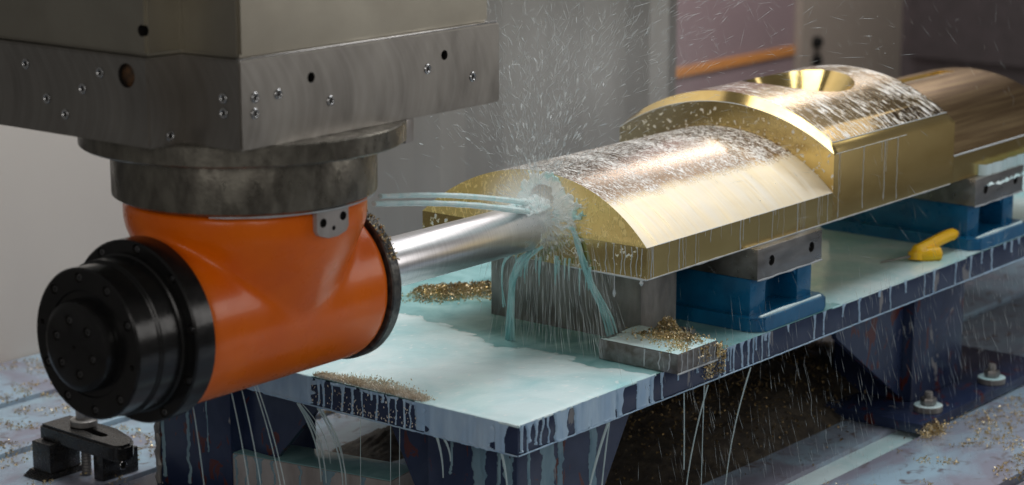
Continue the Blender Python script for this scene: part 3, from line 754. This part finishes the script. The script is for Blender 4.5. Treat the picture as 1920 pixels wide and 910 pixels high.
drape(bm, gF, -.215, .215, 0, -.15, [(.19, .004, .002, .12, .012, 21), (.165, .002, .0015, .14, .01, 22), (.13, .01, .006, .14, .006, 23), (.09, .003, .002, .09, .01, 24), (.02, .003, .0018, .06, .01, 25), (-.06, .012, .01, .08, .01, 26), (-.15, .004, .003, .13, .008, 27)], .002, .002)
tag(obj('leg_runs', bm, 'legfilm'), 'teal coolant streaks running down the table legs', 'coolant', kind='stuff')
bm = bmesh.new()
del bm

bm = bmesh.new()
fbR = Face((0, -.042, 0), (1, 0, 0), (0, -1, 0)); fbL = Face((.498, 0, 0), (0, 1, 0), (-1, 0, 0))
for k, t in enumerate((.512, .535, .556, .578, .60, .622, .642)): run(bm, fbR, t, .047, .042, .0017, .007, k + 90)
for k, t in enumerate((-.02, .006, .045)): run(bm, fbL, t, .047, .04, .002, .008, k + 99)
tube([(.498 + k * .0103, -.0425, .004) for k in range(16)], [.002 + .0015 * abs(ns(k * .8, 1)) for k in range(16)], 6, bm)
film = [(.503, -.037), (.647, -.037), (.647, .163), (.503, .163)]
tag(obj('flat_block_drips', bm, 'white'), 'white coolant runs on the flat steel block', 'coolant', kind='stuff')
film_sheet('flat_block_film', lambda x, y: min(x - .499, .651 - x, y + .041, .16 - y + .03 * ns(x * 20, y * 20)) + .001, .499, .652, -.041, .168, .0065, .0482, .0016, 'milk', 'milky coolant film on top of the flat steel block')

# brass side runs, the bead below it and white lines for edge highlights
bm = bmesh.new()
bs = Face((0, Y0, 0), (1, 0, 0), (0, -1, 0)); be = Face((BX0, 0, 0), (0, 1, 0), (-1, 0, 0))
tt = .514; k = 0
while tt < 1.27:
    run(bm, bs, tt, .267, rnd.choice((.012, .03, .05, .069, .069, .069)), rnd.choice((.0005, .0007, .0012, .0018)), rnd.uniform(.001, .007), k + 120)
    tt += rnd.choice((.006, .012, .025, .04, .06)); k += 1
for k, (t, w_, l_) in enumerate(((1.312, .0012, .16), (1.318, .0006, .1), (1.43, .0016, .155), (1.52, .001, .05), (1.535, .0018, .15), (1.545, .0008, .08), (1.60, .0016, .16))):
    run(bm, bs, t, .36, l_, w_, .004, k + 160)
for k, t in enumerate((.062, .075, .09, .108, .118, .137, .158)): run(bm, be, t, .265, .066, .0013, .006, k + 180)
pts = [(BX0 + k * .02, Y0 - .001, ZB - .0005) for k in range(70)]
tube(pts, [.0016 + .0022 * abs(ns(k * .33, 8)) for k in range(70)], 6, bm)
pts = [(BX0 - .001, Y0 + k * .016, ZB - .0005) for k in range(14)]
tube(pts, [.002 + .002 * abs(ns(k * .43, 1)) for k in range(14)], 6, bm)
tube([(BX2 + .02 + k * .0193, Y0 + .0165, .386) for k in range(31)], [.0012 + .0006 * abs(ns(k * .4, 2)) for k in range(31)], 6, bm)  # white lines added as the highlights along the brass edges
tube([(BX2 + .01 + k * .0193, Y0 - .0005, .3612) for k in range(19)], [.0008 + .0006 * abs(ns(k * .4, 6)) for k in range(19)], 6, bm)
tube([(BX0 + k * .0194, Y0 + .001, .2668) for k in range(41)], [.0010 + .0007 * abs(ns(k * .4, 4)) for k in range(41)], 6, bm)
tube([(BX2 - .0005, y, z + .0005) for y, z in arc(HALF - .001, .361, .457, 40)], .0010, 6, bm)
tube([(BX3 + .003 + k * .05, Y0 + .002, .2675) for k in range(14)], .0026, 6, bm)
tube([(BX0 - .001, .062, .196), (BX0 - .001, .062, .188), (BX0 - .001, .062, .182)], [.002, .005, .001], 8, bm)
tube([(BX0, .135, .196), (BX0, .135, .165), (BX0, .135, .155), (BX0, .135, .146)], [.001, .0012, .004, .001], 8, bm)
tag(obj('brass_runs_highlights', bm, 'white'), 'thin white coolant runs and added edge highlights on the brass', 'coolant', kind='stuff')
bm = bmesh.new()
sheet(bm, Face((0, Y0, 0), (1, 0, 0), (0, -1, 0)), 2.05, 2.6, .225, lambda t: .165 - .012 * abs(ns(t * 40, 1)) - .02 * abs(ns(t * 11, 4)), .02, 90, 8)
tag(obj('coolant_spill', bm, 'milk'), 'white ribbed coolant pouring over the far clamping bar', 'coolant', kind='stuff')

# rounded liquid rim where the sheet turns over the table edge
bm = bmesh.new()
tube([(.0005, .0 + k * .009, .0012 + .0008 * ns(k * .5, 2)) for k in range(31)], [.0034 + .0010 * ns(k * .6, 8) for k in range(31)], 8, bm)
tube([(.0005, .565 + k * .02, .0012) for k in range(32)], [.0034 + .0010 * ns(k * .6, 5) for k in range(32)], 8, bm)
tube([(.0 + k * .0116, .0005, .0012 + .0008 * ns(k * .5, 6)) for k in range(42)], [.0034 + .0010 * ns(k * .6, 1) for k in range(42)], 8, bm)
tube([(1.215 + k * .03, .0005, .0008) for k in range(24)], [.0022 + .0010 * ns(k * .6, 1) for k in range(24)], 8, bm)
tag(obj('rim_coolant', bm, 'milk'), 'rounded milky rim of coolant along the table edges', 'coolant', kind='stuff')
# falling threads below the table
bm = bmesh.new()
def thread(p0, p1, r0, r1, sag=(0, 0), n=14):
    p0, p1 = Vector(p0), Vector(p1); pts = []
    for k in range(n + 1):
        s = k / n; p = p0.copy(); f = 1 - (1 - s) ** 2
        p.x += (p1.x - p0.x) * f; p.y += (p1.y - p0.y) * f; p.z += (p1.z - p0.z) * s; pts.append(p)
    tube(pts, [(r0 + (r1 - r0) * k / n) * (1 + .3 * ns(k * .9, p0.x * 30)) for k in range(n + 1)], 6, bm)
thread((.675, -.004, -.066), (.585, -.004, -.40), .0018, .0012)
thread((.66, -.004, -.063), (.655, -.004, -.40), .0012, .0008)
thread((.85, -.004, -.064), (.75, -.004, -.40), .0018, .0011)
thread((.58, -.004, -.063), (.585, -.004, -.24), .0014, .0016)
thread((.30, -.003, -.063), (.20, .0, -.40), .003, .0014)
thread((.305, -.003, -.063), (.27, .0, -.40), .0016, .0024)
for y in (.31, .335, .42): thread((-.004, y, -.06), (-.004, y + .004, -.40), .0008, .0006)
for y, l in ((.21, .09), (.19, .05), (.04, .10)): thread((-.002, y, -.062), (.012, y - .004, -.062 - l), .003, .0012)
for y, y2 in ((.605, .59), (.60, .575), (.545, .525), (.535, .515)): thread((-.003, y, -.063), (.05, y2, -.252), .0026, .0014)
for y, y2 in ((.600, .570), (.59, .552), (.54, .512)): thread((-.003, y, -.063), (.04, y2, -.20), .0012, .0006)
for x, dx in ((-.575, .03), (-.475, .045), (-.448, .05), (-.415, .07), (-.408, .075)):
    thread((x, .317, AZ - .157), (x + dx, .317 - dx * .3, -.33), .0009, .0007)
tag(obj('falling_threads', bm, 'thread'), 'thin coolant threads falling from table edges and head', 'coolant', kind='stuff')

# jets
for (q, r, e, lb) in (((-.225, .156, .484), .0050, (.46, .335, .338), 'upper pale coolant jet from the flange to the tool tip'),
                      ((-.250, .150, .474), .0054, (.43, .315, .326), 'lower pale coolant jet from the flange to the tool tip')):
    pts = []
    for k in range(25):
        s = k / 24; p = Vector(q).lerp(Vector(e), s); p.z += .008 * sin(pi * s); pts.append(p)
    tag(obj('coolant_jet', tube(pts, [r * (1 + .3 * ns(k * .8, q[0] * 9) + .012 * k) for k in range(25)], 10), 'jet'), lb, 'coolant jet', 'coolant jets')

# splash crown at the tool tip
def blob_cluster(name, balls, voxel, m, label):
    tb = bmesh.new(); bmesh.ops.create_icosphere(tb, subdivisions=1, radius=1)
    tv = [v.co.copy() for v in tb.verts]; tf = [[v.index for v in f.verts] for f in tb.faces]; tb.free()
    V, Fc = [], []
    for p, r in balls:
        b = len(V); V += [p + v * r for v in tv]; Fc += [[b + i for i in f] for f in tf]
    o = obj(name, (V, Fc), m)
    md = o.modifiers.new('r', 'REMESH'); md.mode = 'VOXEL'; md.voxel_size = voxel
    s_ = o.modifiers.new('s', 'SMOOTH'); s_.iterations = 5
    bake(o); o.data.materials.clear(); o.data.materials.append(MT[m])
    return tag(o, label, 'coolant', kind='stuff')
balls = []
def on_face(y, z, out, r): balls.append((Vector((BX0 + max(0, z - .267) * .185 - out, y, z)), r))
for k in range(520):
    a = rnd.uniform(-.35, pi + .5); rr = max(.036, min(.068, rnd.gauss(.047, .008))) * (1 + .18 * ns(a * 3, 1))
    y, z = .345 - rr * cos(a) * 1.05, .336 + rr * sin(a)
    if z > .262: on_face(y, z, .003 * (1 + ns(y * 60, z * 60)), rnd.uniform(.0022, .0056))
for k in range(460):
    y, z = rnd.gauss(.272, .020), rnd.gauss(.318, .020)
    if (y - .272) ** 2 + (z - .318) ** 2 < .0018 and ns(y * 70, z * 70, 6) > -.25: on_face(y, z, .003 * (1 + ns(y * 60, z * 60)), rnd.uniform(.0022, .0056))
for k in range(90):
    y, z = rnd.gauss(.245, .035), rnd.gauss(.29, .022); on_face(y, z, 0, rnd.uniform(.0014, .0032))
for k in range(900):
    x = .505 - min(.15, abs(rnd.gauss(0, .065))); a = max(.7, min(2.5, rnd.gauss(pi * .48, .40))); t = max(0, 1 - (.505 - x) / .13)
    balls.append((Vector((x, AY - .051 * cos(a), AZ + .051 * sin(a) + .010 * t * (1 + ns(x * 70, a * 4)))), rnd.uniform(.003, .0062) * (.45 + .6 * t)))
blob_cluster('splash_foam', balls, .0021, 'foam', 'white and teal coolant splash around the tool tip')
# streams pouring off the tip
bm = bmesh.new()
def stream(pts, rads, n=5):
    p = smooth_path(pts, n); m_ = len(p); rr = []
    for k in range(m_):
        s = k / (m_ - 1) * (len(rads) - 1); i = min(int(s), len(rads) - 2)
        rr.append((rads[i] + (rads[i + 1] - rads[i]) * (s - i)) * (1 + .3 * ns(k * .7, pts[0][1] * 40)))
    tube(p, rr, 9, bm)
def strands(pts, rads, n, spread):
    for k in range(n):
        o_ = Vector((rnd.gauss(0, .3), rnd.gauss(0, 1), rnd.gauss(0, .3))) * spread
        m_ = len(pts); j0 = rnd.choice((0, 0, 0, 1)); j1 = m_ if rnd.random() < .6 else max(j0 + 3, m_ - 1)
        stream([Vector(p) + o_ * (.4 + i / m_) + Vector((rnd.gauss(0, .0015), rnd.gauss(0, .0025), rnd.gauss(0, .002))) for i, p in enumerate(pts)][j0:j1], [r * rnd.uniform(.35, .75) for r in rads])
P1 = [(.47, .325, .232), (.472, .365, .205), (.48, .395, .15), (.492, .41, .08), (.498, .42, .004)]
strands(P1, [.004, .008, .007, .005, .005], 15, .0062)
strands([(.46, .30, .245), (.465, .335, .222), (.472, .365, .195), (.48, .38, .16)], [.003, .005, .004, .002], 6, .005)
strands([(.46, .36, .228), (.468, .41, .20), (.48, .43, .15), (.49, .43, .08)], [.003, .005, .003, .002], 3, .003)
P2 = [(.500, .245, .29), (.500, .228, .25), (.502, .21, .205), (.515, .195, .15), (.56, .19, .08), (.585, .185, .004)]
strands(P2, [.004, .005, .006, .004, .004, .005], 13, .0050)
for k in range(16):
    y = .19 + .23 * rnd.random(); z0_ = .198 + .02 * rnd.random()
    stream([(.50, y, z0_), (.503, y + .004, z0_ - .02), (.506, y + .006, z0_ - .03 - .04 * rnd.random())], [.003, .0022, .0006], 4)
tag(obj('tip_streams', bm, 'stream'), 'teal coolant streams pouring from the tool tip to the table', 'coolant', kind='stuff')

# spray: separate elongated drops hanging in the air
def needles(items):
    V, Fc = [], []
    for c, d, L, r in items:
        d = d.normalized(); _, u, v = frame(d); b = len(V)
        V += [c - d * L / 2, c + d * L / 2] + [c + d * L * .15 + (u * cos(k * pi / 2) + v * sin(k * pi / 2)) * r for k in range(4)]
        for k in range(4):
            Fc.append((b, b + 2 + (k + 1) % 4, b + 2 + k)); Fc.append((b + 1, b + 2 + k, b + 2 + (k + 1) % 4))
    return V, Fc
tip = Vector((.50, .34, .345)); items = []
for k in range(6500):          # fan thrown up from the tool tip
    a = rnd.gauss(0, .62); dist = .04 + .85 * rnd.random() ** 1.1
    d = Vector((rnd.gauss(.18, .4), -sin(a) + rnd.gauss(0, .25), cos(a) * 1.15)).normalized()
    p = tip + d * dist + Vector((rnd.gauss(0, .03), rnd.gauss(0, .03), rnd.gauss(0, .02)))
    if p.z < .40 or ns(p.x * 6, p.y * 6, p.z * 6) < rnd.uniform(-.5, .15): continue
    wob = .12 + .5 * dist
    v = d + Vector((rnd.gauss(0, wob), rnd.gauss(0, wob), rnd.gauss(0, .25) - dist * .5))
    u = rnd.random()
    if u < .018: L, r = rnd.uniform(.010, .024), rnd.uniform(.0011, .0022)
    elif u < .12: L, r = rnd.uniform(.002, .005), rnd.uniform(.0007, .0014)
    else: L, r = rnd.uniform(.008, .05) * (.5 + dist), rnd.uniform(.0002, .0006)
    items.append((p, v, L, r))
for k in range(60):
    a = rnd.gauss(-.1, .6); dist = .03 + .22 * rnd.random() ** 1.6; d = Vector((.2 + rnd.gauss(0, .3), sin(a), cos(a))).normalized()
    items.append((tip + d * dist + Vector((0, 0, .02)), d, rnd.uniform(.014, .026), rnd.uniform(.0022, .0036)))
for k in range(750):          # drops raining over the brass, in front of and behind it
    p = Vector((rnd.uniform(.7, 2.6), rnd.uniform(-.25, 1.3), rnd.uniform(.0, 1.0)))
    v = Vector((rnd.gauss(.35, .35), rnd.gauss(-.25, .25), -1 + rnd.gauss(0, .45)))
    items.append((p, v, rnd.uniform(.012, .06), rnd.uniform(.00018, .00042)))
for k in range(1000):         # drops falling past the right table edge
    p = Vector((rnd.uniform(.25, 2.3), rnd.uniform(-.32, -.02), rnd.uniform(-.40, .12)))
    v = Vector((rnd.gauss(.18, .14), rnd.gauss(-.12, .1), -1))
    items.append((p, v, rnd.uniform(.012, .07), rnd.uniform(.0002, .0006)))
for k in range(380):          # curtain between brass and table
    y = rnd.uniform(.13, .46); z = rnd.uniform(.03, .25); c = .30
    p = Vector((.44 + rnd.random() * .10, y, z))
    v = Vector((rnd.gauss(0, .08), (y - c) * 1.6, -1))
    items.append((p, v, rnd.uniform(.04, .11), rnd.uniform(.0003, .0007)))
for k in range(1500):          # burst off the cutter
    d = Vector((-.25 + rnd.gauss(0, .3), rnd.gauss(0, 1), rnd.gauss(-.2, .8))).normalized()
    items.append((Vector((.485, .315, .305)) + d * (.02 + .11 * rnd.random() ** 1.5), d + Vector((0, 0, rnd.gauss(0, .3))), rnd.uniform(.006, .034), rnd.uniform(.0003, .001)))
for p, v, L, r in items: pass
tag(obj('coolant_spray', needles(items), 'spray', smooth=False), 'fine white coolant drops spraying through the air', 'spray', kind='stuff')

# ------------------------------------------------------------------ brass chips
def chips(name, spots, m, label, size=(.0035, .007), tilt=.8):
    V, Fc = [], []
    for p in spots:
        q = Matrix.Rotation(rnd.uniform(0, 2 * pi), 3, 'Z') @ Matrix.Rotation(pi / 2 + rnd.gauss(0, tilt), 3, 'X') @ Matrix.Rotation(rnd.uniform(0, 6), 3, 'Y')
        r = rnd.uniform(*size) * .55; arc_ = rnd.uniform(1.4, 4.2); wd = rnd.uniform(.0009, .0022); n = 4; b = len(V); pitch = rnd.uniform(0, .004)
        for k in range(n + 1):
            a = arc_ * k / n
            for s in (-1, 1): V.append(Vector(p) + q @ Vector((r * cos(a), wd * s + pitch * k / n, r * sin(a))))
        for k in range(n): Fc.append((b + 2 * k, b + 2 * k + 1, b + 2 * k + 3, b + 2 * k + 2))
    return tag(obj(name, (V, Fc), m, smooth=False), label, 'metal chips', kind='stuff')
def blob(n, cx, cy, sx, sy, z0, h, ang=0, pw=1.0):
    out = []
    for _ in range(n):
        u, v = rnd.gauss(0, .5), rnd.gauss(0, .5); f = max(0, 1 - (u * u + v * v)); x, y = u * sx, v * sy
        out.append((cx + x * cos(ang) - y * sin(ang), cy + x * sin(ang) + y * cos(ang), z0 + h * f * rnd.random() ** .6))
    return out
sp = []
for k in range(5): sp += blob(620, .69 + .035 * k * .9, .83 - k * .022, .05, .055, .003, .03, .7)
sp = [p for p in sp if p[0] < .80 or p[1] > .62]
chips('rear_chip_heap', sp, 'chips', 'heap of golden brass chips on the table behind the tool', (.0026, .0056))
sp = []
for _ in range(4200):
    y = rnd.uniform(.25, .555); sp.append((.001 + abs(rnd.gauss(0, .024)) * (.55 + .6 * sin((y - .25) / .305 * pi)), y + rnd.gauss(0, .006), .0050 + rnd.random() * .003))
for _ in range(120): sp.append((-.003, rnd.uniform(.26, .56), -abs(rnd.gauss(0, .03)) % .055 * -1))
chips('front_edge_chips', sp, 'chips_pale', 'band of fine pale chips along the table front edge', (.0012, .0036), .45)
sp = blob(650, .60, .06, .05, .07, .05, .006) + blob(500, .665, .10, .035, .03, .04, .035) + blob(250, .62, .02, .04, .05, .05, .004) + blob(120, .55, -.01, .05, .03, .05, .003)
sp += [(rnd.uniform(.655, .74), -.004 - rnd.random() * .004, -.05 * rnd.random() ** 1.6) for _ in range(260)] + blob(300, .71, .015, .05, .018, .003, .008)
sp += [(rnd.gauss(.60, .012), -.045, .01 + .035 * rnd.random()) for _ in range(50)] + [(rnd.gauss(.655, .006), -.045, .01 + .035 * rnd.random()) for _ in range(60)]
chips('block_chips', sp, 'chips', 'curly brass chips scattered over the flat steel block', (.0024, .0060))
sp = []
def clustered(x, y, s, th): return ns(x * s, y * s, 1.3) > th
while len(sp) < 4200:
    x, y = rnd.uniform(-.3, 1.2), rnd.uniform(1.2, 2.3)
    if clustered(x, y, 11, .08) : sp.append((x, y, BZ + .001 + rnd.random() * .005))
m_ = len(sp)
while len(sp) < m_ + 3400:
    x, y = rnd.uniform(.8, 2.6), rnd.uniform(-.75, -.06)
    if clustered(x, y, 7, .12): sp.append((x, y, BZ + .001 + rnd.random() * .006))
for _ in range(400): sp.append((rnd.gauss(1.62, .03), rnd.gauss(-.075, .012), BZ + abs(rnd.gauss(0, .012))))
chips('bed_chips', sp, 'chips', 'brass chips strewn over the wet machine bed', (.003, .008))
# dark wet heaps below the table
def heap(name, cx, cy, sx, sy, h, label):
    bm = bmesh.new(); n = 46; g = []
    for i in range(n + 1):
        row = []
        for j in range(n + 1):
            u, v = i / n * 2 - 1, j / n * 2 - 1; x, y = cx + u * sx, cy + v * sy
            z = h * max(0, 1 - u * u) * max(0, 1 - v * v) * (1 + .5 * ns(x * 7, y * 7)) + .012 * ns(x * 60, y * 60) * max(0, 1 - max(u * u, v * v))
            row.append(bm.verts.new((x, y, BZ - .002 + max(0, z))))
        g.append(row)
    for i in range(n):
        for j in range(n): bm.faces.new((g[i][j], g[i + 1][j], g[i + 1][j + 1], g[i][j + 1]))
    o = obj(name, bm, 'heap'); tag(o, label, 'metal chips', kind='stuff')
heap('wet_chip_heap', 1.5, .42, .75, .26, .10, 'dark wet chip heap on the bed below the table')
heap('wet_chip_heap', .85, .95, .32, .10, .05, 'small wet chip heap seen between the table legs')
sp = []
for _ in range(2600):
    x, y = 1.5 + rnd.gauss(0, .35), .40 + rnd.gauss(0, .11); u, v = (x - 1.5) / .75, (y - .42) / .26
    z = .10 * max(0, 1 - u * u) * max(0, 1 - v * v); sp.append((x, y, BZ + z * 1.1 + rnd.random() * .01))
chips('heap_surface_chips', sp, 'chips_dark', 'loose wet chips lying on the dark heap under the table', (.004, .009))
sp = []
for _ in range(300):
    a = R(rnd.uniform(20, 160)); sp.append((rnd.uniform(-.162, -.137), AY - .166 * cos(a), AZ + .166 * sin(a)))
sp = [p for p in sp if p[1] < AY]
chips('ring_chips', sp, 'chips', 'brass chips stuck to the dark nose ring', (.002, .006))

# ------------------------------------------------------------------ mist hanging round the cut
def mist(name, c, rad, dens, label):
    bm = bmesh.new(); bmesh.ops.create_icosphere(bm, subdivisions=3, radius=1)
    o = obj(name, bm, 'spray', origin=(0, 0, 0)); o.location = c; o.scale = rad
    m = bpy.data.materials.new(name); m.use_nodes = True; t = m.node_tree; t.nodes.remove(t.nodes['Principled BSDF'])
    v = N(t, 'ShaderNodeVolumePrincipled'); v.inputs['Color'].default_value = (.985, 1, 1, 1); v.inputs['Anisotropy'].default_value = .2
    tc = N(t, 'ShaderNodeTexCoord'); ln = N(t, 'ShaderNodeVectorMath', operation='LENGTH'); t.links.new(tc.outputs['Object'], ln.inputs[0])
    f = mth(t, 'POWER', mth(t, 'MAXIMUM', mth(t, 'SUBTRACT', 1.0, ln.outputs['Value']), 0.0), 1.6)
    f = mth(t, 'MULTIPLY', f, mth(t, 'ADD', .35, noise_n(t, tc.outputs['Object'], 3.5, 3)))
    t.links.new(mth(t, 'MULTIPLY', f, dens), v.inputs['Density'])
    t.links.new(v.outputs[0], t.nodes['Material Output'].inputs['Volume'])
    o.data.materials.clear(); o.data.materials.append(m)
    tag(o, label, 'mist', kind='stuff')
mist('coolant_mist', (.47, .33, .325), (.13, .15, .12), 17, 'white coolant mist around the tool tip')
mist('spray_plume', (.60, .32, .62), (.42, .36, .36), .7, 'faint plume of mist rising above the cut')
SC.cycles.volume_bounces = 5; SC.cycles.volume_step_rate = 2; SC.cycles.volume_max_steps = 64
